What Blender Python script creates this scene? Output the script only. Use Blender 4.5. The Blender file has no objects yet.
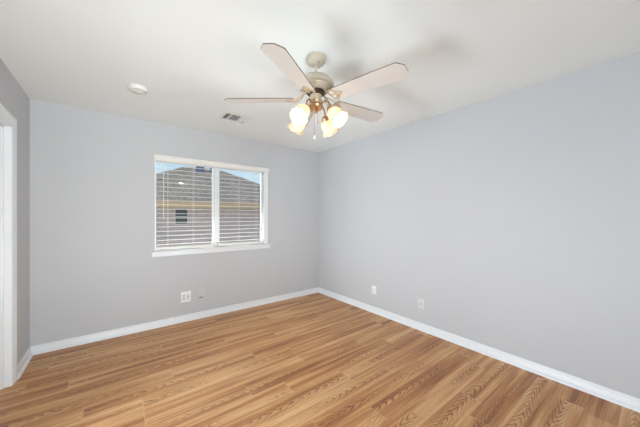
import bpy, bmesh, math, random
from mathutils import Vector, Matrix
random.seed(7)
R = math.radians
S = bpy.context.scene
COL = S.collection

# ------------------------------------------------------------------ camera, world, sun, lights
FPX = 265.5
cam = bpy.data.cameras.new('camera')
cam.sensor_width = 36.0
cam.lens = FPX / 640 * 36.0
cam.shift_y = 2.9 / 640
cam.clip_start = 0.02
camo = bpy.data.objects.new('camera', cam)
COL.objects.link(camo)
camo.location = (0, 0, 1.32)
camo.rotation_euler = (R(90), 0, R(-37.72))
S.camera = camo

SKY_STRENGTH = 1.1
SUN_ENERGY = 1.2
WINDOW_POWER = 100
GROUND_POWER = 560
SIDE_FILL_POWER = 222
REAR_FILL_POWER = 248
BULB_STRENGTH = 280
S.view_settings.view_transform = 'Standard'
S.view_settings.look = 'None'
S.view_settings.exposure = 0.0
S.view_settings.gamma = 1.0
S.view_settings.use_curve_mapping = False

world = bpy.data.worlds.new('sky')
S.world = world
world.use_nodes = True
wn, wl = world.node_tree.nodes, world.node_tree.links
bg = wn['Background']
tc = wn.new('ShaderNodeTexCoord')
sep = wn.new('ShaderNodeSeparateXYZ')
rmp = wn.new('ShaderNodeValToRGB')
rmp.color_ramp.elements[0].position = 0.0
rmp.color_ramp.elements[0].color = (0.86, 0.93, 1.0, 1)
rmp.color_ramp.elements[1].position = 0.5
rmp.color_ramp.elements[1].color = (0.30, 0.55, 0.92, 1)
e = rmp.color_ramp.elements.new(0.16)
e.color = (0.62, 0.83, 1.0, 1)
wl.new(tc.outputs['Generated'], sep.inputs[0])
wl.new(sep.outputs['Z'], rmp.inputs['Fac'])
wl.new(rmp.outputs['Color'], bg.inputs['Color'])
bg.inputs['Strength'].default_value = SKY_STRENGTH

sun = bpy.data.lights.new('sun', 'SUN')
sun.energy = SUN_ENERGY
sun.angle = R(1.5)
sun.color = (1.0, 0.95, 0.88)
suno = bpy.data.objects.new('sun', sun)
COL.objects.link(suno)
suno.rotation_euler = Vector((0.62, 0.42, -1.0)).to_track_quat('-Z', 'Y').to_euler()

def area(name, loc, direction, w, h, power, color):
    l = bpy.data.lights.new(name, 'AREA')
    l.shape = 'RECTANGLE'
    l.size, l.size_y = w, h
    l.energy = power
    l.color = color
    o = bpy.data.objects.new(name, l)
    COL.objects.link(o)
    o.location = loc
    o.rotation_euler = Vector(direction).to_track_quat('-Z', 'Z').to_euler()
    return o
# sky light arriving at the blind-covered window, from above its head
area('daylight_front_window', (1.10, 4.55, 2.75), (0, -1, -0.9), 1.9, 1.0, WINDOW_POWER, (0.92, 0.96, 1.0))

# daylight bounced up to the same window from the sunny ground outside
area('daylight_from_ground', (1.10, 4.75, 0.10), (0, -1, 0.95), 2.0, 1.0, GROUND_POWER, (1.0, 0.98, 0.94))
# fill lamps outside two added windows, out of frame beside and behind the camera
area('fill_lamp_side', (-2.20, 1.25, 0.60), (1, 0, 0.20), 2.40, 1.10, SIDE_FILL_POWER, (0.90, 0.98, 1.07))
area('fill_lamp_rear', (0.10, -2.30, 0.45), (0, 1, 0.65), 1.90, 1.10, REAR_FILL_POWER, (0.93, 0.98, 1.02))

# ------------------------------------------------------------------ materials
class NT:
    def __init__(s, name):
        s.m = bpy.data.materials.new(name)
        s.m.use_nodes = True
        s.n, s.l = s.m.node_tree.nodes, s.m.node_tree.links
        s.b = s.n['Principled BSDF']
        s.out = s.n['Material Output']
    def put(s, sock, v):
        if hasattr(v, 'is_output'):
            s.l.new(v, sock)
        else:
            sock.default_value = v
    def math(s, op, a, b=0.0, c=0.0, clamp=False):
        n = s.n.new('ShaderNodeMath'); n.operation = op; n.use_clamp = clamp
        s.put(n.inputs[0], a); s.put(n.inputs[1], b); s.put(n.inputs[2], c)
        return n.outputs[0]
    def comb(s, x, y, z=0.0):
        n = s.n.new('ShaderNodeCombineXYZ')
        s.put(n.inputs[0], x); s.put(n.inputs[1], y); s.put(n.inputs[2], z)
        return n.outputs[0]
    def noise(s, vec, scale=1.0, detail=2.0, rough=0.5):
        n = s.n.new('ShaderNodeTexNoise')
        s.put(n.inputs['Vector'], vec)
        n.inputs['Scale'].default_value = scale
        n.inputs['Detail'].default_value = detail
        n.inputs['Roughness'].default_value = rough
        return n.outputs['Fac']
    def remap(s, v, a, b, c=0.0, d=1.0):
        n = s.n.new('ShaderNodeMapRange'); n.interpolation_type = 'SMOOTHSTEP'
        s.put(n.inputs[0], v); n.inputs[1].default_value = a; n.inputs[2].default_value = b
        s.put(n.inputs[3], c); s.put(n.inputs[4], d)
        return n.outputs[0]
    def ramp(s, v, stops):
        n = s.n.new('ShaderNodeValToRGB'); s.put(n.inputs[0], v)
        el = n.color_ramp.elements
        el[0].position, el[0].color = stops[0][0], (*stops[0][1], 1)
        el[1].position, el[1].color = stops[-1][0], (*stops[-1][1], 1)
        for p, c in stops[1:-1]:
            k = el.new(p); k.color = (*c, 1)
        return n.outputs[0]
    def mix(s, f, a, b, mode='MIX'):
        n = s.n.new('ShaderNodeMix'); n.data_type = 'RGBA'; n.blend_type = mode
        s.put(n.inputs[0], f)
        s.put(n.inputs[6], a if hasattr(a, 'is_output') else (*a, 1))
        s.put(n.inputs[7], b if hasattr(b, 'is_output') else (*b, 1))
        return n.outputs[2]
    def obj_co(s):
        return s.n.new('ShaderNodeTexCoord').outputs['Object']
    def bump(s, h, strength, dist=0.002):
        n = s.n.new('ShaderNodeBump')
        n.inputs['Strength'].default_value = strength
        n.inputs['Distance'].default_value = dist
        s.l.new(h, n.inputs['Height']); s.l.new(n.outputs[0], s.b.inputs['Normal'])

def srgb(r, g, b):
    f = lambda v: (v / 255 / 12.92) if v / 255 <= 0.04045 else ((v / 255 + 0.055) / 1.055) ** 2.4
    return (f(r), f(g), f(b))

def mat(name, col, rough=0.5, metal=0.0, var=0.03, scale=12.0, bump=0.0, bscale=120.0, spec=0.5):
    t = NT(name)
    co = t.obj_co()
    n = t.noise(co, scale, 3.0)
    d = tuple(c * (1 - var) for c in col); u = tuple(min(1, c * (1 + var)) for c in col)
    t.put(t.b.inputs['Base Color'], t.mix(n, d, u))
    t.b.inputs['Roughness'].default_value = rough
    t.b.inputs['Metallic'].default_value = metal
    t.b.inputs['Specular IOR Level'].default_value = spec
    if bump:
        t.bump(t.noise(co, bscale, 2.0), bump)
    return t.m

WALL_COL = srgb(203, 203, 205)
M = {}
M['wall'] = mat('grey_wall_paint', WALL_COL, 0.6, var=0.012, scale=2.0, bump=0.12, bscale=160, spec=0.3)
M['ceiling'] = mat('ceiling_paint', srgb(244, 246, 244), 0.75, var=0.012, scale=3.0, bump=0.15, bscale=70, spec=0.2)
M['trim'] = mat('white_trim_paint', srgb(240, 241, 243), 0.32, var=0.01)
M['vinyl'] = mat('white_window_vinyl', srgb(238, 239, 240), 0.35, var=0.01)
M['blind'] = mat('white_blind_slat', srgb(240, 236, 230), 0.4, var=0.015)
M['cord'] = mat('blind_cord', srgb(232, 226, 214), 0.8)
M['tassel'] = mat('dark_tassel', srgb(60, 58, 58), 0.5)
M['plate'] = mat('white_plastic_plate', srgb(242, 242, 240), 0.3, var=0.01)
M['painted_plate'] = mat('painted_over_plate', srgb(205, 205, 206), 0.5, var=0.012)
M['offwhite_plate'] = mat('light_grey_plate', srgb(222, 222, 222), 0.35, var=0.012)
M['slot'] = mat('dark_slot', srgb(52, 50, 50), 0.6)
M['grey_mark'] = mat('grey_plastic', srgb(150, 150, 150), 0.5)
M['steel'] = mat('screw_steel', srgb(170, 170, 172), 0.35, 1.0)
M['vent'] = mat('white_vent_enamel', srgb(236, 236, 234), 0.4, var=0.01)
M['duct'] = mat('dark_duct', srgb(105, 105, 104), 0.7)
M['detector'] = mat('detector_plastic', srgb(236, 234, 228), 0.45, var=0.01)
M['fan'] = mat('fan_enamel', srgb(186, 175, 157), 0.35, var=0.015)
M['blade'] = mat('fan_blade_underside', srgb(204, 195, 187), 0.5, var=0.03, scale=6)
M['blade_edge'] = mat('fan_blade_edge', srgb(104, 92, 84), 0.6)
M['iron'] = mat('antique_white_bracket', srgb(184, 164, 140), 0.4)
M['brass'] = mat('brushed_bronze', srgb(190, 150, 112), 0.35, 0.85)
M['motor_dark'] = mat('dark_motor_metal', srgb(62, 50, 44), 0.5, 0.4)  # dark brown metal for the flywheel under the motor
M['house_fascia'] = mat('tan_fascia', srgb(184, 154, 118), 0.7)
M['white_frame'] = mat('house_window_frame', srgb(190, 186, 180), 0.6)
M['house_glass'] = mat('dark_house_glass', srgb(58, 66, 62), 0.15)
M['slate_vent'] = mat('roof_vent_slate', srgb(82, 96, 122), 0.6)
M['ground'] = mat('lawn_ground', srgb(150, 146, 128), 0.9, var=0.15, scale=0.7)

def glass_mat():
    t = NT('window_glass')
    tr = t.n.new('ShaderNodeBsdfTransparent'); gl = t.n.new('ShaderNodeBsdfGlossy')
    tr.inputs[0].default_value = (0.93, 0.95, 0.95, 1)
    gl.inputs['Roughness'].default_value = 0.01
    fr = t.n.new('ShaderNodeFresnel'); fr.inputs[0].default_value = 1.5
    mx = t.n.new('ShaderNodeMixShader')
    t.l.new(fr.outputs[0], mx.inputs[0]); t.l.new(tr.outputs[0], mx.inputs[1]); t.l.new(gl.outputs[0], mx.inputs[2])
    t.l.new(mx.outputs[0], t.out.inputs[0])
    return t.m
M['glass'] = glass_mat()

def shade_mat():
    t = NT('frosted_shade_glass')
    df = t.n.new('ShaderNodeBsdfDiffuse'); tl = t.n.new('ShaderNodeBsdfTranslucent')
    co = t.obj_co()
    c = t.mix(t.noise(co, 40, 3), (0.74, 0.66, 0.50), (0.80, 0.73, 0.60))
    t.l.new(c, df.inputs[0]); t.l.new(c, tl.inputs[0])
    mx = t.n.new('ShaderNodeMixShader'); mx.inputs[0].default_value = 0.38
    t.l.new(df.outputs[0], mx.inputs[1]); t.l.new(tl.outputs[0], mx.inputs[2])
    gl = t.n.new('ShaderNodeBsdfGlossy'); gl.inputs['Roughness'].default_value = 0.25
    m2 = t.n.new('ShaderNodeMixShader'); m2.inputs[0].default_value = 0.05
    t.l.new(mx.outputs[0], m2.inputs[1]); t.l.new(gl.outputs[0], m2.inputs[2])
    t.l.new(m2.outputs[0], t.out.inputs[0])
    return t.m
M['shade'] = shade_mat()

def bulb_mat():
    t = NT('lit_bulb')
    em = t.n.new('ShaderNodeEmission')
    em.inputs[0].default_value = (1.0, 0.84, 0.64, 1)
    em.inputs[1].default_value = BULB_STRENGTH
    t.l.new(em.outputs[0], t.out.inputs[0])
    return t.m
M['bulb'] = bulb_mat()

def brick_mat():
    t = NT('house_brick')
    co = t.obj_co()
    s = t.n.new('ShaderNodeSeparateXYZ'); t.l.new(co, s.inputs[0])
    b = t.n.new('ShaderNodeTexBrick')
    t.l.new(t.comb(t.math('ADD', s.outputs[0], s.outputs[1]), s.outputs[2]), b.inputs[0])
    b.inputs['Color1'].default_value = (*srgb(190, 166, 158), 1)
    b.inputs['Color2'].default_value = (*srgb(166, 146, 142), 1)
    b.inputs['Mortar'].default_value = (*srgb(200, 190, 184), 1)
    b.inputs['Scale'].default_value = 1.0
    b.inputs['Brick Width'].default_value = 0.22
    b.inputs['Row Height'].default_value = 0.075
    b.inputs['Mortar Size'].default_value = 0.008
    t.l.new(b.outputs[0], t.b.inputs['Base Color'])
    t.b.inputs['Roughness'].default_value = 0.85
    return t.m
M['brick'] = brick_mat()

def shingle_mat():
    t = NT('roof_shingles')
    co = t.obj_co()
    s = t.n.new('ShaderNodeSeparateXYZ'); t.l.new(co, s.inputs[0])
    b = t.n.new('ShaderNodeTexBrick')
    t.l.new(t.comb(t.math('ADD', s.outputs[0], t.math('MULTIPLY', s.outputs[1], 0.01)), t.math('MULTIPLY', s.outputs[2], 2.0)), b.inputs[0])
    b.inputs['Color1'].default_value = (*srgb(186, 160, 136), 1)
    b.inputs['Color2'].default_value = (*srgb(140, 120, 104), 1)
    b.inputs['Mortar'].default_value = (*srgb(96, 82, 72), 1)
    b.inputs['Scale'].default_value = 1.0
    b.inputs['Brick Width'].default_value = 0.30
    b.inputs['Row Height'].default_value = 0.15
    b.inputs['Mortar Size'].default_value = 0.014
    n = t.noise(co, 6, 3)
    t.put(t.b.inputs['Base Color'], t.mix(t.remap(n, .3, .7, 0, .5), b.outputs[0], srgb(200, 176, 152)))
    t.b.inputs['Roughness'].default_value = 0.95
    return t.m
M['shingle'] = shingle_mat()

PLANK = 0.152
def floor_mat():
    t = NT('oak_plank_floor')
    uvn = t.n.new('ShaderNodeUVMap'); uvn.uv_map = 'grain'
    edn = t.n.new('ShaderNodeUVMap'); edn.uv_map = 'edge'
    at = t.n.new('ShaderNodeAttribute'); at.attribute_name = 'plank'
    su = t.n.new('ShaderNodeSeparateXYZ'); t.l.new(uvn.outputs[0], su.inputs[0])
    se = t.n.new('ShaderNodeSeparateXYZ'); t.l.new(edn.outputs[0], se.inputs[0])
    sa = t.n.new('ShaderNodeSeparateColor'); t.l.new(at.outputs['Color'], sa.inputs[0])
    u, v = su.outputs[0], su.outputs[1]
    r0, r1, r2 = sa.outputs[0], sa.outputs[1], sa.outputs[2]
    seed = t.math('MULTIPLY', r0, 50.0)
    m = t.math
    # broad and fine streaks along the board
    broad = t.noise(t.comb(m('MULTIPLY', u, 0.9), m('MULTIPLY', v, 19.0), seed), 1.0, 2.0)
    fine = t.noise(t.comb(m('MULTIPLY', u, 4.0), m('MULTIPLY', v, 150.0), seed), 1.0, 3.0, 0.6)
    pores = t.noise(t.comb(m('MULTIPLY', u, 26.0), m('MULTIPLY', v, 420.0), seed), 1.0, 2.0)
    # cathedral arches: nested parabolas, centred on a line that wanders along the board
    wander = m('MULTIPLY', m('SUBTRACT', t.noise(t.comb(m('MULTIPLY', u, 1.6), 0.0, seed), 1.0, 1.0), 0.5), 0.07)
    vc = m('SUBTRACT', m('SUBTRACT', v, m('MULTIPLY', m('SUBTRACT', r1, 0.5), 0.07)), wander)
    wob = t.noise(t.comb(m('MULTIPLY', u, 5.0), m('MULTIPLY', v, 26.0), seed), 1.0, 2.5)
    sgn = m('SUBTRACT', m('MULTIPLY', m('GREATER_THAN', r2, 0.5), 2.0), 1.0)
    absv = m('SQRT', m('ADD', m('MULTIPLY', vc, vc), 0.00002))
    ring = m('ADD', m('ADD', m('MULTIPLY', m('MULTIPLY', u, sgn), 13.0), m('MULTIPLY', absv, 42.0)),
             m('ADD', m('MULTIPLY', m('MULTIPLY', vc, vc), 420.0), m('MULTIPLY', wob, 2.7)))
    fr = m('FRACT', ring)
    line = t.remap(fr, 0.45, 0.95)
    line = m('MULTIPLY', line, t.remap(fr, 1.0, 0.95))
    mask = t.remap(m('ABSOLUTE', vc), 0.050, 0.018)
    along = t.noise(t.comb(m('MULTIPLY', u, 1.3), 3.0, seed), 1.0, 1.0)
    mask = m('MULTIPLY', mask, t.remap(along, 0.40, 0.52))
    mask = m('MULTIPLY', mask, t.remap(r2, 0.15, 0.35))
    arch = m('MULTIPLY', line, mask)
    # straight grain outside the arches
    st = m('FRACT', m('ADD', m('MULTIPLY', v, 95.0), m('MULTIPLY', t.noise(t.comb(m('MULTIPLY', u, 1.5), m('MULTIPLY', v, 20.0), seed), 1.0, 2.0), 5.0)))
    straight = m('MULTIPLY', t.remap(st, 0.3, 1.0), m('SUBTRACT', 1.0, mask))
    tone = m('ADD', m('ADD', m('ADD', m('MULTIPLY', broad, 1.00), -0.09), m('MULTIPLY', fine, 0.50)), m('MULTIPLY', m('SUBTRACT', r0, 0.5), 0.10))
    base = t.ramp(tone, [(0.36, srgb(142, 84, 44)), (0.55, srgb(186, 126, 76)), (0.70, srgb(212, 158, 104)), (0.92, srgb(232, 190, 140))])
    c = t.mix(m('MULTIPLY', straight, 0.20), base, srgb(150, 100, 60))
    c = t.mix(m('MULTIPLY', arch, 0.80), c, srgb(100, 55, 30))
    c = t.mix(m('MULTIPLY', t.remap(pores, 0.56, 0.70), 0.30), c, srgb(128, 82, 50))
    # joints: a fine dark line along the boards, a bevel highlight painted pale at their ends
    dv = m('SUBTRACT', PLANK / 2, m('ABSOLUTE', se.outputs[1]))
    c = t.mix(t.remap(dv, 0.0022, 0.0008, 0.0, 0.45), c, srgb(96, 62, 38))
    c = t.mix(t.remap(se.outputs[0], 0.0045, 0.0020, 0.0, 0.5), c, srgb(232, 206, 172))
    t.put(t.b.inputs['Base Color'], c)
    t.put(t.b.inputs['Roughness'], t.remap(fine, 0.2, 0.8, 0.36, 0.46))
    t.b.inputs['Specular IOR Level'].default_value = 0.5
    t.bump(m('ADD', fine, m('MULTIPLY', arch, -0.6)), 0.06, 0.001)
    return t.m
M['floor'] = floor_mat()

# ------------------------------------------------------------------ mesh helpers
def box(bm, x0, x1, y0, y1, z0, z1, bev=0.0):
    mt = Matrix.Translation(((x0 + x1) / 2, (y0 + y1) / 2, (z0 + z1) / 2)) @ Matrix.Diagonal((x1 - x0, y1 - y0, z1 - z0, 1))
    g = bmesh.ops.create_cube(bm, size=1.0, matrix=mt)
    if bev:
        ed = list({e for vv in g['verts'] for e in vv.link_edges})
        bmesh.ops.bevel(bm, geom=ed, offset=bev, segments=2, affect='EDGES', profile=0.5)

def lathe(bm, prof, n=40, mtx=Matrix.Identity(4), ripple=None):
    rings = []
    for r, z in prof:
        row = []
        for k in range(n):
            a = 2 * math.pi * k / n
            rr, zz = (r, z) if ripple is None else ripple(r, z, a)
            row.append(bm.verts.new(mtx @ Vector((rr * math.cos(a), rr * math.sin(a), zz))))
        rings.append(row)
    for a, b in zip(rings, rings[1:]):
        for k in range(n):
            bm.faces.new((a[k], a[(k + 1) % n], b[(k + 1) % n], b[k]))
    return rings

def solid_lathe(bm, prof, n=40, mtx=Matrix.Identity(4)):
    rg = lathe(bm, prof, n, mtx)
    bm.faces.new(rg[0]); bm.faces.new(rg[-1])

def tube(bm, pts, r, n=10):
    pts = [Vector(p) for p in pts]
    rad = r if isinstance(r, (list, tuple)) else [r] * len(pts)
    rows = []
    up = None
    for i, p in enumerate(pts):
        d = (pts[min(i + 1, len(pts) - 1)] - pts[max(i - 1, 0)]).normalized()
        if up is None:
            up = Vector((0, 0, 1)) if abs(d.z) < 0.9 else Vector((1, 0, 0))
        a = d.cross(up).normalized(); b = a.cross(d).normalized(); up = b
        rows.append([bm.verts.new(p + (a * math.cos(2 * math.pi * k / n) + b * math.sin(2 * math.pi * k / n)) * rad[i]) for k in range(n)])
    for q, w in zip(rows, rows[1:]):
        for k in range(n):
            bm.faces.new((q[k], q[(k + 1) % n], w[(k + 1) % n], w[k]))
    bm.faces.new(rows[0]); bm.faces.new(rows[-1])

def prism(bm, poly, z0, z1, mtx=Matrix.Identity(4)):
    a = [bm.verts.new(mtx @ Vector((x, y, z0))) for x, y in poly]
    b = [bm.verts.new(mtx @ Vector((x, y, z1))) for x, y in poly]
    n = len(poly)
    fb = bm.faces.new(a[::-1]); ft = bm.faces.new(b)
    sd = [bm.faces.new((a[k], a[(k + 1) % n], b[(k + 1) % n], b[k])) for k in range(n)]
    return fb, ft, sd

def sph(bm, loc, r, sc=(1, 1, 1), seg=16):
    bmesh.ops.create_uvsphere(bm, u_segments=seg, v_segments=max(6, seg // 2), radius=r, matrix=Matrix.Translation(loc) @ Matrix.Diagonal((*sc, 1)))

def obj(name, bm, material, parent=None, smooth=False, loc=None, mats=None):
    bmesh.ops.recalc_face_normals(bm, faces=bm.faces)
    me = bpy.data.meshes.new(name)
    bm.to_mesh(me); bm.free()
    for mm in (mats or [material]):
        me.materials.append(mm)
    if smooth:
        me.polygons.foreach_set('use_smooth', [True] * len(me.polygons))
        me.set_sharp_from_angle(angle=R(38))
    o = bpy.data.objects.new(name, me)
    COL.objects.link(o)
    if parent is not None:
        o.parent = parent
    if loc is not None:
        o.location = loc
    return o

def tag(o, label, cat, group=None):
    o['label'] = label; o['category'] = cat
    if group:
        o['group'] = group
    return o

def thing(name, label, cat, loc=(0, 0, 0), rot=(0, 0, 0), group=None):
    o = bpy.data.objects.new(name, None)
    o.empty_display_size = 0.1
    COL.objects.link(o)
    o.location = loc; o.rotation_euler = rot
    return tag(o, label, cat, group)

def struct(o):
    o['kind'] = 'structure'
    return o
NB = bmesh.new

# ------------------------------------------------------------------ room shell
XL, XR, YB, YF, H = -0.64, 2.82, 3.69, -0.80, 2.44
TH = 0.115
WX0, WX1, WZ0, WZ1 = 0.375, 1.846, 0.893, 2.045      # front window opening
DY0, DY1, DZ = 2.310, 3.122, 2.035                    # door opening in the left wall
RX0, RX1, RZ0, RZ1 = -0.55, 0.85, 0.12, 1.50          # opening of the added rear window

bm = NB()
uvg = bm.loops.layers.uv.new('grain'); uve = bm.loops.layers.uv.new('edge')
fc = bm.loops.layers.float_color.new('plank')
L = 1.215
seam0 = 2.458
known = {6: 0.0}
k0 = math.floor((YF - seam0) / PLANK); k1 = math.ceil((YB - seam0) / PLANK)
ends = {6: 2.49 * 0 - 0.21, 5: None, 2: -0.287, 1: 0.21, 0: None, -1: -0.17, -3: 0.154}
for k in range(k0, k1):
    y0, y1 = seam0 + k * PLANK, seam0 + (k + 1) * PLANK
    ca, cb = max(y0, YF - 0.01), min(y1, YB + 0.01)
    if cb <= ca:
        continue
    st = ends.get(k)
    if st is None:
        st = random.uniform(0, L)
    x = st - math.ceil((st - XL) / L + 0.001) * L
    while x < XR:
        a, b = max(x, XL - 0.12), min(x + L, XR + 0.01)
        if b > a:
            vs = [bm.verts.new((px, py, 0)) for px, py in ((a, ca), (b, ca), (b, cb), (a, cb))]
            f = bm.faces.new(vs)
            off, rr = random.uniform(0, 30), (random.random(), random.random(), random.random(), 1)
            for lp in f.loops:
                cx_, cy_ = lp.vert.co.x, lp.vert.co.y
                lp[uvg].uv = (cx_ + off, cy_ - (y0 + y1) / 2)
                lp[uve].uv = (cx_ - x, cy_ - (y0 + y1) / 2)
                lp[fc] = rr
        x += L
obj_floor = obj('floor', bm, M['floor'])
struct(obj_floor)
bm = NB(); box(bm, XL - TH, XR + TH, YF - TH, YB + 0.16, -0.20, -0.002)
struct(obj('trim_1', bm, M['ground']))                                     # subfloor slab

bm = NB(); box(bm, XL - TH, XR + TH, YF - TH, YB + 0.16, H, H + 0.15)
ceiling = struct(obj('ceiling', bm, M['ceiling']))
bm = NB()
WB = 0.16
box(bm, XL - TH, WX0, YB, YB + WB, 0, H); box(bm, WX1, XR + TH, YB, YB + WB, 0, H)
box(bm, WX0, WX1, YB, YB + WB, 0, WZ0); box(bm, WX0, WX1, YB, YB + WB, WZ1, H)
struct(obj('wall_back', bm, M['wall']))
bm = NB(); box(bm, XR, XR + TH, YF - TH, YB, 0, H)
struct(obj('wall_right', bm, M['wall']))
bm = NB()
SY0, SY1, SZ0, SZ1 = 0.27, 2.14, 0.12, 1.50            # opening of the added side window
box(bm, XL - TH, XL, YF - TH, SY0, 0, H); box(bm, XL - TH, XL, SY1, DY0, 0, H); box(bm, XL - TH, XL, SY0, SY1, 0, SZ0); box(bm, XL - TH, XL, SY0, SY1, SZ1, H)
box(bm, XL - TH, XL, DY1, YB, 0, H); box(bm, XL - TH, XL, DY0, DY1, DZ, H)
struct(obj('wall_left', bm, M['wall']))
bm = NB()
box(bm, XL, RX0, YF - TH, YF, 0, H); box(bm, RX1, XR, YF - TH, YF, 0, H)
box(bm, RX0, RX1, YF - TH, YF, 0, RZ0); box(bm, RX0, RX1, YF - TH, YF, RZ1, H)
struct(obj('wall_front', bm, M['wall']))

# baseboards: moulded board with a quarter-round shoe
PROF = [(0, 0), (0.028, 0), (0.0275, 0.009), (0.024, 0.016), (0.018, 0.0205), (0.0135, 0.022), (0.0115, 0.052), (0.0085, 0.058),
        (0.0085, 0.062), (0.0125, 0.066), (0.0120, 0.074), (0.007, 0.080), (0.0, 0.081)]
def baseboard(name, p0, p1, nrm, m0, m1):
    p0, p1, nrm = Vector(p0), Vector(p1), Vector(nrm)
    d = (p1 - p0).normalized()
    bm = NB()
    a = [bm.verts.new(p0 + d * (q * m0) + nrm * q + Vector((0, 0, z))) for q, z in PROF]
    b = [bm.verts.new(p1 - d * (q * m1) + nrm * q + Vector((0, 0, z))) for q, z in PROF]
    n = len(PROF)
    for k in range(n):
        bm.faces.new((a[k], a[(k + 1) % n], b[(k + 1) % n], b[k]))
    bm.faces.new(a); bm.faces.new(b[::-1])
    struct(obj(name, bm, M['trim'], smooth=True))
baseboard('baseboard_back', (XL, YB, 0), (XR, YB, 0), (0, -1, 0), 1, 1)
baseboard('baseboard_right', (XR, YB, 0), (XR, YF, 0), (-1, 0, 0), 1, 1)
baseboard('baseboard_left', (XL, DY1 - 0.02 + 0.006 + 0.084, 0), (XL, YB, 0), (1, 0, 0), 0, 1)
baseboard('baseboard_left_near', (XL, YF, 0), (XL, DY0 + 0.02 - 0.006 - 0.084, 0), (1, 0, 0), 1, 0)
baseboard('baseboard_front', (XR, YF, 0), (XL, YF, 0), (0, 1, 0), 1, 1)

# ------------------------------------------------------------------ door in the left wall
J = 0.02
bm = NB()
box(bm, XL - TH - 0.003, XL + 0.003, DY1 - J, DY1, 0, DZ)                 # jambs
box(bm, XL - TH - 0.003, XL + 0.003, DY0, DY0 + J, 0, DZ)
box(bm, XL - TH - 0.003, XL + 0.003, DY0 + J, DY1 - J, DZ - J, DZ)
door = struct(obj('door_1', bm, M['trim']))
bm = NB()
rv = 0.006
CP = [(0, 0), (0, 0.008), (0.004, 0.010), (0.046, 0.012), (0.054, 0.017), (0.064, 0.019), (0.078, 0.018), (0.084, 0.014), (0.084, 0)]
ya, yb, zt = DY0 + J - rv, DY1 - J + rv, DZ - J + rv
rows = []
for y, z, dy, dz in ((yb, 0, 1, 0), (yb, zt, 1, 1), (ya, zt, -1, 1), (ya, 0, -1, 0)):   # mitred round the opening
    rows.append([bm.verts.new((XL + t_, y + o_ * dy, z + o_ * dz)) for o_, t_ in CP])
for a, b in zip(rows, rows[1:]):
    for k in range(len(CP)):
        bm.faces.new((a[k], a[(k + 1) % len(CP)], b[(k + 1) % len(CP)], b[k]))
bm.faces.new(rows[0]); bm.faces.new(rows[-1])
obj('casing', bm, M['trim'], door, smooth=True)
bm = NB()
SD = XL - 0.034
box(bm, SD - 0.033, SD, DY1 - J - 0.012, DY1 - J, 0, DZ - J, 0.002)
box(bm, SD - 0.033, SD, DY0 + J, DY0 + J + 0.012, 0, DZ - J, 0.002)
box(bm, SD - 0.033, SD, DY0 + J, DY1 - J, DZ - J - 0.012, DZ - J, 0.002)
obj('door_stop', bm, M['trim'], door, smooth=True)
bm = NB()
box(bm, SD - 0.068, SD - 0.034, DY0 + J + 0.003, DY1 - J - 0.003, 0.008, DZ - J - 0.003, 0.002)
leaf = obj('door_leaf', bm, M['trim'], door)  # out of view; added closed to keep light from leaking in

# ------------------------------------------------------------------ front window
MX0, MX1, FL, FR = 1.078, 1.142, 0.391, 1.784
bm = NB()
FD = YB + WB
ZS = 0.905                                             # sill top
box(bm, WX0, FL, YB - 0.004, FD, ZS, WZ1)                                  # left stile
box(bm, MX0, MX1, YB + 0.052, FD, ZS, WZ1)                                 # centre mullion
box(bm, FR, WX1, YB - 0.004, YB + 0.05, ZS, WZ1); box(bm, 1.802, WX1, YB + 0.05, FD, ZS, WZ1)                                  # right stile
box(bm, FL, FR, YB + 0.002, FD, 2.015, WZ1)
win = struct(obj('window_1', bm, M['vinyl']))
for a, b in ((FL, MX0), (MX1, 1.802)):
    bm = NB()
    y0, y1, w = YB + 0.105, YB + 0.135, 0.012
    box(bm, a, a + w, y0, y1, ZS, 2.015); box(bm, b - w, b, y0, y1, ZS, 2.015)
    box(bm, a + w, b - w, y0, y1, ZS, ZS + 0.030); box(bm, a + w, b - w, y0, y1, 2.015 - w, 2.015)
    sash = obj('sash', bm, M['vinyl'], win)
    bm = NB(); box(bm, a + w, b - w, y0 + 0.012, y0 + 0.016, ZS + 0.030, 2.015 - w)
    obj('pane', bm, M['glass'], sash)
bm = NB()
box(bm, 0.336, 1.888, YB - 0.050, YB, 0.890, ZS, 0.004); box(bm, WX0, WX1, YB - 0.004, FD, WZ0, ZS)
obj('window_sill', bm, M['trim'], win, smooth=True)
bm = NB()
box(bm, 0.344, 1.880, YB - 0.018, YB, 0.838, 0.890, 0.003)
obj('apron', bm, M['trim'], win, smooth=True)

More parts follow.
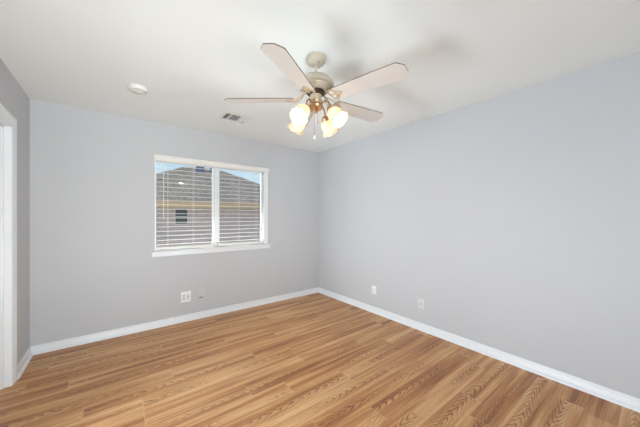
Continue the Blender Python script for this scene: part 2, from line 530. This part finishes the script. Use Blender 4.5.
# ------------------------------------------------------------------ blinds
def blind(x0, x1, label, cords, wand):
    t = thing('window_blind', label, 'blind', ((x0 + x1) / 2, YB + 0.022, 1.985), group='blinds in the window')
    w = (x1 - x0) / 2
    bm = NB(); box(bm, -w, w, -0.027, 0.027, -0.008, 0.026, 0.003)
    obj('headrail', bm, M['blind'], t)
    bm = NB()
    zt, zb, n = -0.040, -1.010, 19
    for i in range(n):
        z = zt + (zb - zt) * i / (n - 1)
        pts = []
        tilt = R(3.0)
        for q in (-1, -0.5, 0, 0.5, 1):
            y = q * 0.025
            pts.append((y * math.cos(tilt), z + 0.0018 * (1 - q * q) + y * math.sin(tilt)))
        lo = [(y, zz) for y, zz in pts]; hi = [(y, zz + 0.003) for y, zz in pts]
        ring = lo + hi[::-1]
        A = [bm.verts.new((-w + 0.003, y, zz)) for y, zz in ring]; B = [bm.verts.new((w - 0.003, y, zz)) for y, zz in ring]
        k = len(ring)
        for j in range(k):
            bm.faces.new((A[j], A[(j + 1) % k], B[(j + 1) % k], B[j]))
        bm.faces.new(A); bm.faces.new(B[::-1])
    obj('slats', bm, M['blind'], t)
    bm = NB(); box(bm, -w + 0.002, w - 0.002, -0.026, 0.026, -1.066, -1.034, 0.004)
    obj('bottom_rail', bm, M['blind'], t, smooth=True)
    for cx_ in cords:
        q = cx_ - (x0 + x1) / 2
        bm = NB()
        for yy in (-0.028, 0.028):
            tube(bm, [(q, yy, -0.005), (q, yy, -0.5), (q, yy, -1.04)], 0.0015, 6)
        obj('ladder_cord', bm, M['cord'], t)
    if wand is not None:
        q = wand - (x0 + x1) / 2
        bm = NB(); tube(bm, [(q, -0.036, -0.01), (q, -0.037, -0.30), (q, -0.036, -0.70)], 0.005, 6)
        obj('tilt_wand', bm, M['cord'], t, smooth=True)
    else:
        q = w - 0.03
        bm = NB(); tube(bm, [(q, -0.034, -0.01), (q, -0.034, -0.5), (q, -0.034, -0.83)], 0.0016, 6)
        lc = obj('lift_cord', bm, M['cord'], t)
        bm = NB(); lathe(bm, [(0.002, -0.82), (0.006, -0.835), (0.008, -0.865), (0.001, -0.868)], 10, Matrix.Translation((q, -0.034, 0)))
        obj('tassel', bm, M['tassel'], lc, smooth=True)
    return t
blind(0.397, 1.066, 'white slatted blind in the left half of the window, with a tilt wand', (0.515, 0.805), 0.466)
blind(1.101, 1.768, 'white slatted blind in the right half of the window, with a dark cord tassel', (1.405, 1.660), None)

t = thing('blind_valance', 'long white moulded valance along the top of the window, over both blinds', 'valance', (1.110, YB, 1.985))
prof = [(-0.010, 0.0), (-0.030, 0.0), (-0.031, 0.010), (-0.026, 0.018), (-0.026, 0.045), (-0.031, 0.053), (-0.036, 0.066), (-0.010, 0.066)]
bm = NB()
A = [bm.verts.new((-0.743, y, z)) for y, z in prof]; B = [bm.verts.new((0.743, y, z)) for y, z in prof]
for j in range(len(prof)):
    bm.faces.new((A[j], A[(j + 1) % len(prof)], B[(j + 1) % len(prof)], B[j]))
bm.faces.new(A); bm.faces.new(B[::-1])
obj('board', bm, M['blind'], t)
for sx in (-1, 1):
    bm = NB(); box(bm, sx * 0.737 - 0.006, sx * 0.737 + 0.006, -0.010, -0.0045, 0.0, 0.066)
    obj('side_return', bm, M['blind'], t)

# ------------------------------------------------------------------ rear window (added behind the camera to let fill light in)
bm = NB()
for a, b, c, d in ((RX0, RX0 + 0.04, RZ0, RZ1), (RX1 - 0.04, RX1, RZ0, RZ1), (RX0 + 0.04, RX1 - 0.04, RZ0, RZ0 + 0.04), (RX0 + 0.04, RX1 - 0.04, RZ1 - 0.04, RZ1)):
    box(bm, a, b, YF - 0.09, YF - 0.03, c, d)
w2 = struct(obj('added_window_rear', bm, M['vinyl']))
bm = NB(); box(bm, RX0 + 0.04, RX1 - 0.04, YF - 0.065, YF - 0.061, RZ0 + 0.04, RZ1 - 0.04)
obj('pane', bm, M['glass'], w2)

# side window (added in the left wall, beside the camera, for fill light)
bm = NB()
for a, b, c, d in ((SY0, SY0 + 0.04, SZ0, SZ1), (SY1 - 0.04, SY1, SZ0, SZ1), (SY0 + 0.04, SY1 - 0.04, SZ0, SZ0 + 0.04), (SY0 + 0.04, SY1 - 0.04, SZ1 - 0.04, SZ1)):
    box(bm, XL - 0.09, XL - 0.03, a, b, c, d)
w3 = struct(obj('added_window_side', bm, M['vinyl']))
bm = NB(); box(bm, XL - 0.065, XL - 0.061, SY0 + 0.04, SY1 - 0.04, SZ0 + 0.04, SZ1 - 0.04)
obj('pane', bm, M['glass'], w3)

# ------------------------------------------------------------------ outlets and wall plates
def plate_on(wall, a, z, name, label, cat, w, h, material, group=None):
    if wall == 'back':
        t = thing(name, label, cat, (a, YB, z), (0, 0, 0), group)
    else:
        t = thing(name, label, cat, (XR, a, z), (0, 0, R(-90)), group)
    bm = NB(); box(bm, -w / 2, w / 2, -0.006, 0.0, -h / 2, h / 2, 0.0025)
    obj('plate', bm, material, t, smooth=True)
    return t
def screw(t, x, z, y=-0.0065):
    bm = NB(); solid_lathe(bm, [(0.0034, 0), (0.0030, 0.0012)], 10, Matrix.Translation((x, y + 0.0008, z)) @ Matrix.Rotation(R(90), 4, 'X'))
    obj('screw', bm, M['steel'], t)
def receptacle(t, x, z, material):
    bm = NB(); solid_lathe(bm, [(0.0172, 0), (0.0172, 0.002), (0.0160, 0.0028)], 24, Matrix.Translation((x, -0.0055, z)) @ Matrix.Rotation(R(90), 4, 'X') @ Matrix.Diagonal((1, 0.84, 1, 1)))
    r_ = obj('receptacle', bm, material, t, smooth=True)
    bm = NB()
    for sx, hh in ((-0.0065, 0.0045), (0.0065, 0.0036)):
        box(bm, x + sx - 0.0013, x + sx + 0.0013, -0.0092, -0.0080, z + 0.003 - hh, z + 0.003 + hh)
    solid_lathe(bm, [(0.0028, 0), (0.0028, 0.0012)], 10, Matrix.Translation((x, -0.0080, z - 0.0085)) @ Matrix.Rotation(R(90), 4, 'X'))
    obj('slots', bm, M['slot'], r_)
t = plate_on('back', 0.711, 0.305, 'power_outlet', 'wide white double plate with an outlet and a jack, below the window', 'outlet', 0.116, 0.132, M['plate'])
receptacle(t, -0.024, 0.020, M['offwhite_plate']); receptacle(t, -0.024, -0.020, M['offwhite_plate']); screw(t, -0.024, 0)
bm = NB(); box(bm, 0.008, 0.041, -0.0085, -0.0055, -0.033, 0.033, 0.001)
ins = obj('insert', bm, M['offwhite_plate'], t)
bm = NB(); box(bm, 0.019, 0.030, -0.0095, -0.0082, -0.006, 0.005)
obj('jack', bm, M['grey_mark'], ins)
screw(t, 0.0245, 0.046); screw(t, 0.0245, -0.046)
t = plate_on('back', 0.888, 0.308, 'wall_plate', 'wall plate painted over in wall grey, right of the white double outlet', 'wall plate', 0.086, 0.120, M['painted_plate'])
bm = NB(); box(bm, -0.024, 0.030, -0.0075, -0.0055, -0.045, -0.036)
obj('slot', bm, M['slot'], t)
screw(t, 0, 0.042)
t = plate_on('right', 2.430, 0.309, 'power_outlet', 'small white outlet on the right wall, the one nearer the corner', 'outlet', 0.072, 0.116, M['plate'])
receptacle(t, 0, 0.020, M['plate']); receptacle(t, 0, -0.020, M['plate']); screw(t, 0, 0)
t = plate_on('right', 1.725, 0.302, 'wall_plate', 'pale grey cable plate with one round jack, on the right wall farther from the corner', 'wall plate', 0.072, 0.116, M['offwhite_plate'])
bm = NB(); solid_lathe(bm, [(0.008, 0), (0.008, 0.004), (0.0048, 0.004), (0.0048, 0.012)], 12, Matrix.Translation((0, -0.0055, 0)) @ Matrix.Rotation(R(90), 4, 'X'))
obj('cable_jack', bm, M['grey_mark'], t, smooth=True)
screw(t, 0, 0.042); screw(t, 0, -0.042)

# ------------------------------------------------------------------ smoke detector
t = thing('smoke_detector', 'round white smoke detector on the ceiling, left of the vent', 'smoke detector', (0.158, 2.79, H))
bm = NB(); solid_lathe(bm, [(0.068, 0.0), (0.068, -0.010), (0.064, -0.012)], 40)
obj('base', bm, M['detector'], t, smooth=True)
bm = NB(); solid_lathe(bm, [(0.060, -0.011), (0.072, -0.014), (0.073, -0.022), (0.068, -0.033), (0.052, -0.040), (0.030, -0.041), (0.026, -0.044), (0.010, -0.045)], 40)
cov = obj('cover', bm, M['detector'], t, smooth=True)
bm = NB()
for k in range(14):
    a = R(250 + k * 9)
    d = Vector((math.cos(a), math.sin(a)))
    p0, p1 = d * 0.056, d * 0.066
    tube(bm, [(p0.x, p0.y, -0.0385), (p1.x, p1.y, -0.0335)], 0.0016, 6)
obj('grille', bm, M['grey_mark'], cov)
bm = NB(); solid_lathe(bm, [(0.007, -0.044), (0.007, -0.0475), (0.005, -0.0485)], 16, Matrix.Translation((0.012, -0.010, 0)))
obj('test_button', bm, M['detector'], cov, smooth=True)

# ------------------------------------------------------------------ ceiling air vent
t = thing('air_vent', 'white rectangular air vent with dark louvres, on the ceiling by the left fan blade', 'air vent', (1.080, 2.960, H))
VX, VY, IX, IY = 0.155, 0.145, 0.128, 0.094
bm = NB()
def slope(bm, o4, i4, z0, z1):
    a = [bm.verts.new((x, y, z0)) for x, y in o4]; b = [bm.verts.new((x, y, z1)) for x, y in i4]; c = [bm.verts.new((x, y, z0)) for x, y in i4]
    for k in range(4):
        bm.faces.new((a[k], a[(k + 1) % 4], b[(k + 1) % 4], b[k])); bm.faces.new((b[k], b[(k + 1) % 4], c[(k + 1) % 4], c[k]))
rc = lambda x, y: [(-x, -y), (x, -y), (x, y), (-x, y)]
slope(bm, rc(VX, VY), rc(IX, IY), -0.001, -0.011)
for xx in (-0.067, 0.047):
    box(bm, xx - 0.006, xx + 0.006, -IY, IY, -0.011, -0.001)
obj('frame', bm, M['vent'], t)
bm = NB(); box(bm, -IX, IX, -IY, IY, -0.0015, -0.0005)
obj('duct_opening', bm, M['duct'], t)
def louvres(x0, x1, axis, ang, n):
    bm = NB()
    for k in range(n):
        if axis == 'y':
            c = Vector((x0 + (x1 - x0) * (k + 0.5) / n, 0, -0.006)); size = (0.0010, IY * 2, 0.009); rot = Matrix.Rotation(ang, 4, 'Y')
        else:
            c = Vector(((x0 + x1) / 2, -IY + 2 * IY * (k + 0.5) / n, -0.006)); size = (x1 - x0, 0.0010, 0.009); rot = Matrix.Rotation(ang, 4, 'X')
        bmesh.ops.create_cube(bm, size=1.0, matrix=Matrix.Translation(c) @ rot @ Matrix.Diagonal((*size, 1)))
    obj('louvres', bm, M['vent'], t)
louvres(-IX, -0.073, 'y', R(48), 4)
louvres(-0.061, 0.041, 'x', R(-52), 9)
louvres(0.053, IX, 'y', R(-62), 7)
bm = NB(); box(bm, 0.105, 0.111, 0.060, 0.085, -0.022, -0.010)
obj('lever', bm, M['grey_mark'], t)
for yy in (-0.122, 0.122):
    bm = NB(); solid_lathe(bm, [(0.0045, -0.006), (0.004, -0.009)], 10, Matrix.Translation((0, yy, 0)))
    obj('screw', bm, M['steel'], t)

# ------------------------------------------------------------------ ceiling fan
fan = thing('ceiling_fan', 'white five-blade ceiling fan with four lit glass shades, hanging from the ceiling', 'ceiling fan', (1.119, 1.492, H))
TH0 = 52.5                                             # camera's forward direction, as a world angle
bm = NB(); solid_lathe(bm, [(0.066, 0.0), (0.069, -0.005), (0.069, -0.022), (0.066, -0.036), (0.057, -0.048), (0.046, -0.054), (0.040, -0.056), (0.036, -0.062), (0.018, -0.064)], 48)
can = obj('canopy', bm, M['fan'], fan, smooth=True)
for a in (20, 140, 260):
    bm = NB(); solid_lathe(bm, [(0.005, 0.0), (0.005, 0.006), (0.003, 0.008)], 10, Matrix.Translation((0.037 * math.cos(R(a)), 0.037 * math.sin(R(a)), -0.058)) @ Matrix.Rotation(R(a), 4, 'Z') @ Matrix.Rotation(R(90), 4, 'Y'))
    obj('screw', bm, M['brass'], can)
bm = NB(); tube(bm, [(0, 0, -0.06), (0, 0, -0.12), (0, 0, -0.145)], 0.0100, 16)
obj('downrod', bm, M['fan'], fan, smooth=True)
bm = NB()
solid_lathe(bm, [(0.020, -0.156), (0.050, -0.160), (0.078, -0.168), (0.102, -0.182), (0.118, -0.200), (0.126, -0.218), (0.126, -0.228), (0.120, -0.233), (0.108, -0.236)], 56)
mot = obj('motor_housing', bm, M['fan'], fan, smooth=True)
bm = NB()
solid_lathe(bm, [(0.106, -0.235), (0.104, -0.240), (0.092, -0.258), (0.086, -0.264), (0.060, -0.266)], 56)
obj('lower_band', bm, M['fan'], mot, smooth=True)
bm = NB()
for k in range(40):
    a = R(9 * k)
    d = Vector((math.cos(a), math.sin(a)))
    tube(bm, [(d.x * 0.1035, d.y * 0.1035, -0.2415), (d.x * 0.0925, d.y * 0.0925, -0.2575)], 0.0025, 6)
obj('vent_slots', bm, M['brass'], mot)
bm = NB(); solid_lathe(bm, [(0.062, -0.262), (0.062, -0.284), (0.036, -0.290)], 32)
for k in range(5):
    a = R(72 * k + 20)
    sph(bm, (0.050 * math.cos(a), 0.050 * math.sin(a), -0.286), 0.010, (1, 1, .5), 10)
obj('flywheel', bm, M['motor_dark'], fan, smooth=True)
bm = NB(); solid_lathe(bm, [(0.030, -0.286), (0.040, -0.292), (0.041, -0.340), (0.036, -0.350), (0.030, -0.356)], 32)
sw = obj('switch_housing', bm, M['iron'], fan, smooth=True)
bm = NB(); solid_lathe(bm, [(0.0415, -0.334), (0.0432, -0.338), (0.0415, -0.342)], 32)
obj('trim_ring', bm, M['brass'], sw, smooth=True)
bm = NB(); solid_lathe(bm, [(0.028, -0.352), (0.046, -0.358), (0.050, -0.368), (0.044, -0.384), (0.026, -0.396), (0.010, -0.404), (0.006, -0.418), (0.002, -0.420)], 32)
obj('light_fitter', bm, M['brass'], fan, smooth=True)

# blades and their irons
bl_poly = [(0.155, -0.046), (0.155, 0.046), (0.175, 0.054), (0.40, 0.0635), (0.600, 0.070), (0.606, 0.068), (0.640, 0.034), (0.643, 0.028),
           (0.643, -0.028), (0.640, -0.034), (0.606, -0.068), (0.600, -0.070), (0.40, -0.0635), (0.175, -0.054)]
def blade_mesh():
    bm = NB()
    fb, ft, sd = prism(bm, bl_poly, -0.003, 0.003)
    for f in sd:
        f.material_index = 1
    ft.material_index = 1
    return bm
def iron_mesh():
    bm = NB()
    # scrolled bracket: plate under the blade, two curved arms back to the motor
    tube(bm, [(0.066, 0, 0.055), (0.095, 0.0, 0.030), (0.125, 0.0, -0.004), (0.160, 0.0, -0.008), (0.215, 0, -0.007)], [0.008, 0.007, 0.006, 0.005, 0.004], 10)
    for s in (-1, 1):
        tube(bm, [(0.080, 0.004 * s, 0.042), (0.105, 0.026 * s, 0.016), (0.135, 0.040 * s, -0.006), (0.165, 0.036 * s, -0.0085), (0.188, 0.018 * s, -0.0085), (0.200, 0.002 * s, -0.008)], 0.0036, 8)
        tube(bm, [(0.135, 0.040 * s, -0.006), (0.150, 0.052 * s, -0.008), (0.166, 0.050 * s, -0.0085), (0.170, 0.040 * s, -0.0085)], 0.0032, 8)
    prism(bm, [(0.158, -0.026), (0.180, -0.026), (0.212, -0.010), (0.218, 0), (0.212, 0.010), (0.180, 0.026), (0.158, 0.026)], -0.0070, -0.0032)
    return bm
first = None
for k in range(5):
    th = R(TH0 - (56 + 72 * k))
    rot = Matrix.Rotation(th, 4, 'Z') @ Matrix.Rotation(R(-12), 4, 'X')
    if first is None:
        b_ = obj('blade', blade_mesh(), None, fan, mats=[M['blade'], M['blade_edge']])
        i_ = obj('blade_iron', iron_mesh(), M['iron'], b_, smooth=True)
        s_ = []
        for x_, y_ in ((0.172, -0.02), (0.172, 0.02), (0.208, 0)):
            bm = NB(); solid_lathe(bm, [(0.005, -0.0074), (0.004, -0.0098)], 10, Matrix.Translation((x_, y_, 0)))
            s_.append(obj('screw', bm, M['brass'], b_))
        first = (b_, i_, *s_)
        root = b_
    else:
        root = first[0].copy(); COL.objects.link(root); root.parent = fan
        for q in first[1:]:
            c = q.copy(); COL.objects.link(c); c.parent = root
    root.matrix_local = Matrix.Translation((0, 0, -0.300)) @ rot

# light kit: four arms, each with a socket, a tulip shade and a bulb
def rip(r, z, a):
    k = max(0.0, (-z - 0.06) / 0.06)
    return r * (1 + 0.035 * k * math.cos(8 * a)), z + 0.004 * k * math.cos(8 * a)
SH = [(a_ * 0.92, b_ * 0.94) for a_, b_ in [(0.021, 0.004), (0.028, -0.002), (0.040, -0.016), (0.050, -0.036), (0.0545, -0.056), (0.0535, -0.072), (0.0535, -0.086), (0.058, -0.100), (0.066, -0.112), (0.071, -0.118)]]
kit = None
for k in range(4):
    th = R(TH0 - (34.6 + 90 * k))
    rz = Matrix.Rotation(th, 4, 'Z')
    tilt = Matrix.Translation((0.122, 0, -0.424)) @ Matrix.Rotation(R(-42), 4, 'Y')
    if kit is None:
        bm = NB(); tube(bm, [(0.040, 0, -0.368), (0.062, 0, -0.352), (0.085, 0, -0.350), (0.104, 0, -0.366), (0.112, 0, -0.392), (0.116, 0, -0.410)], 0.0065, 10)
        arm = obj('light_arm', bm, M['brass'], fan, smooth=True)
        bm = NB(); solid_lathe(bm, [(0.012, 0.022), (0.022, 0.018), (0.027, 0.004), (0.030, -0.006), (0.026, -0.010)], 24)
        soc = obj('socket', bm, M['brass'], arm, smooth=True)
        bm = NB(); lathe(bm, SH, 64, ripple=rip)
        shd = obj('lamp_shade', bm, M['shade'], fan, smooth=True)
        md = shd.modifiers.new('thick', 'SOLIDIFY'); md.thickness = 0.003; md.offset = 0
        bm = NB(); sph(bm, (0, 0, -0.055), 0.022, (1, 1, 1.25), 16); solid_lathe(bm, [(0.012, -0.012), (0.016, -0.040)], 16)
        blb = obj('bulb', bm, M['bulb'], shd, smooth=True)
        kit = (arm, soc, shd, blb)
        a_, so_, sh_ = arm, soc, shd
    else:
        a_ = kit[0].copy(); COL.objects.link(a_); a_.parent = fan
        so_ = kit[1].copy(); COL.objects.link(so_); so_.parent = a_
        sh_ = kit[2].copy(); COL.objects.link(sh_); sh_.parent = fan
        bb = kit[3].copy(); COL.objects.link(bb); bb.parent = sh_
    a_.matrix_local = rz
    so_.matrix_local = tilt
    sh_.matrix_local = rz @ tilt
for (d_, l_, z1, ps) in ((-0.045, -0.010, -0.590, 0.8), (-0.040, 0.012, -0.49, 0.45)):
    a = R(TH0)
    x = math.cos(a) * d_ + math.sin(a) * l_; y = math.sin(a) * d_ - math.cos(a) * l_
    bm = NB(); tube(bm, [(x * .8, y * .8, -0.332), (x, y, -0.345), (x, y, z1)], 0.0013, 6)
    ch = obj('pull_chain', bm, M['brass'], fan)
    bm = NB(); lathe(bm, [(0.001, z1 + 0.004), (0.0045 * ps, z1 - 0.004 * ps), (0.0075 * ps, z1 - 0.018 * ps), (0.006 * ps, z1 - 0.028 * ps), (0.001, z1 - 0.031 * ps)], 12, Matrix.Translation((x, y, 0)))
    obj('pull', bm, M['plate'] if ps > 0.5 else M['brass'], ch, smooth=True)

for o in fan.children:
    if not o.name.startswith(('canopy', 'downrod', 'blade')):
        o.location.z += 0.022

# ------------------------------------------------------------------ outside: the house across the way
GZ = -3.0
bm = NB(); box(bm, -30, 40, 4.2, 50, GZ - 0.2, GZ)
struct(obj('ground', bm, M['ground']))
house = thing('house', 'brown shingle-roofed brick house seen outside through the window blinds', 'house', (3.8, 12, GZ))
def h_obj(name, bm, m, parent):
    o = obj(name, bm, m, parent)
    return o
hx, hy, hz = 3.8, 12.0, GZ
def rel(bm):
    bmesh.ops.translate(bm, verts=bm.verts, vec=(-hx, -hy, -hz)); return bm
bm = NB()
wx0, wx1, wz0, wz1 = 1.895, 2.42, 0.98, 1.64
box(bm, -0.6, wx0, 12.0, 12.2, GZ, 1.75); box(bm, wx1, 8.2, 12.0, 12.2, GZ, 1.75)
box(bm, wx0, wx1, 12.0, 12.2, GZ, wz0); box(bm, wx0, wx1, 12.0, 12.2, wz1, 1.75)
box(bm, -0.6, -0.4, 12.2, 19.0, GZ, 1.75); box(bm, 8.0, 8.2, 12.2, 19.0, GZ, 1.75); box(bm, -0.4, 8.0, 18.8, 19.0, GZ, 1.75)
h_obj('brick_wall', rel(bm), M['brick'], house)
bm = NB()
e = [(-1.1, 11.5, 1.95), (8.7, 11.5, 1.95), (8.7, 19.5, 1.95), (-1.1, 19.5, 1.95)]
r1, r2 = (2.95, 15.5, 3.98), (4.75, 15.5, 3.98)
V = [bm.verts.new(p) for p in e] + [bm.verts.new(r1), bm.verts.new(r2)]
D = [bm.verts.new((p[0], p[1], p[2] - 0.06)) for p in e]
bm.faces.new((V[0], V[1], V[5], V[4])); bm.faces.new((V[1], V[2], V[5])); bm.faces.new((V[2], V[3], V[4], V[5])); bm.faces.new((V[3], V[0], V[4]))
for k in range(4):
    bm.faces.new((V[k], V[(k + 1) % 4], D[(k + 1) % 4], D[k]))
bm.faces.new(D)
roof = h_obj('roof', rel(bm), M['shingle'], house)
bm = NB()
box(bm, -1.1, 8.7, 11.47, 11.50, 1.66, 1.90); box(bm, -1.1, 8.7, 11.50, 12.0, 1.66, 1.70)
h_obj('fascia', rel(bm), M['house_fascia'], house)
for px_, py_ in ((3.55, 14.9), (4.25, 14.9)):
    bm = NB(); box(bm, px_ - 0.18, px_ + 0.18, py_ - 0.2, py_ + 0.2, 3.55, 3.92, 0.02)
    h_obj('roof_vent', rel(bm), M['slate_vent'], roof)
bm = NB()
fw = 0.045
for a, b, c, d in ((wx0, wx0 + fw, wz0, wz1), (wx1 - fw, wx1, wz0, wz1), (wx0 + fw, wx1 - fw, wz0, wz0 + fw), (wx0 + fw, wx1 - fw, wz1 - fw, wz1), (wx0 + fw, wx1 - fw, 1.29, 1.33)):
    box(bm, a, b, 12.03, 12.10, c, d)
hw = h_obj('window', rel(bm), M['white_frame'], house)
bm = NB(); box(bm, wx0 + fw, wx1 - fw, 12.06, 12.07, wz0 + fw, wz1 - fw)
h_obj('pane', rel(bm), M['house_glass'], hw)
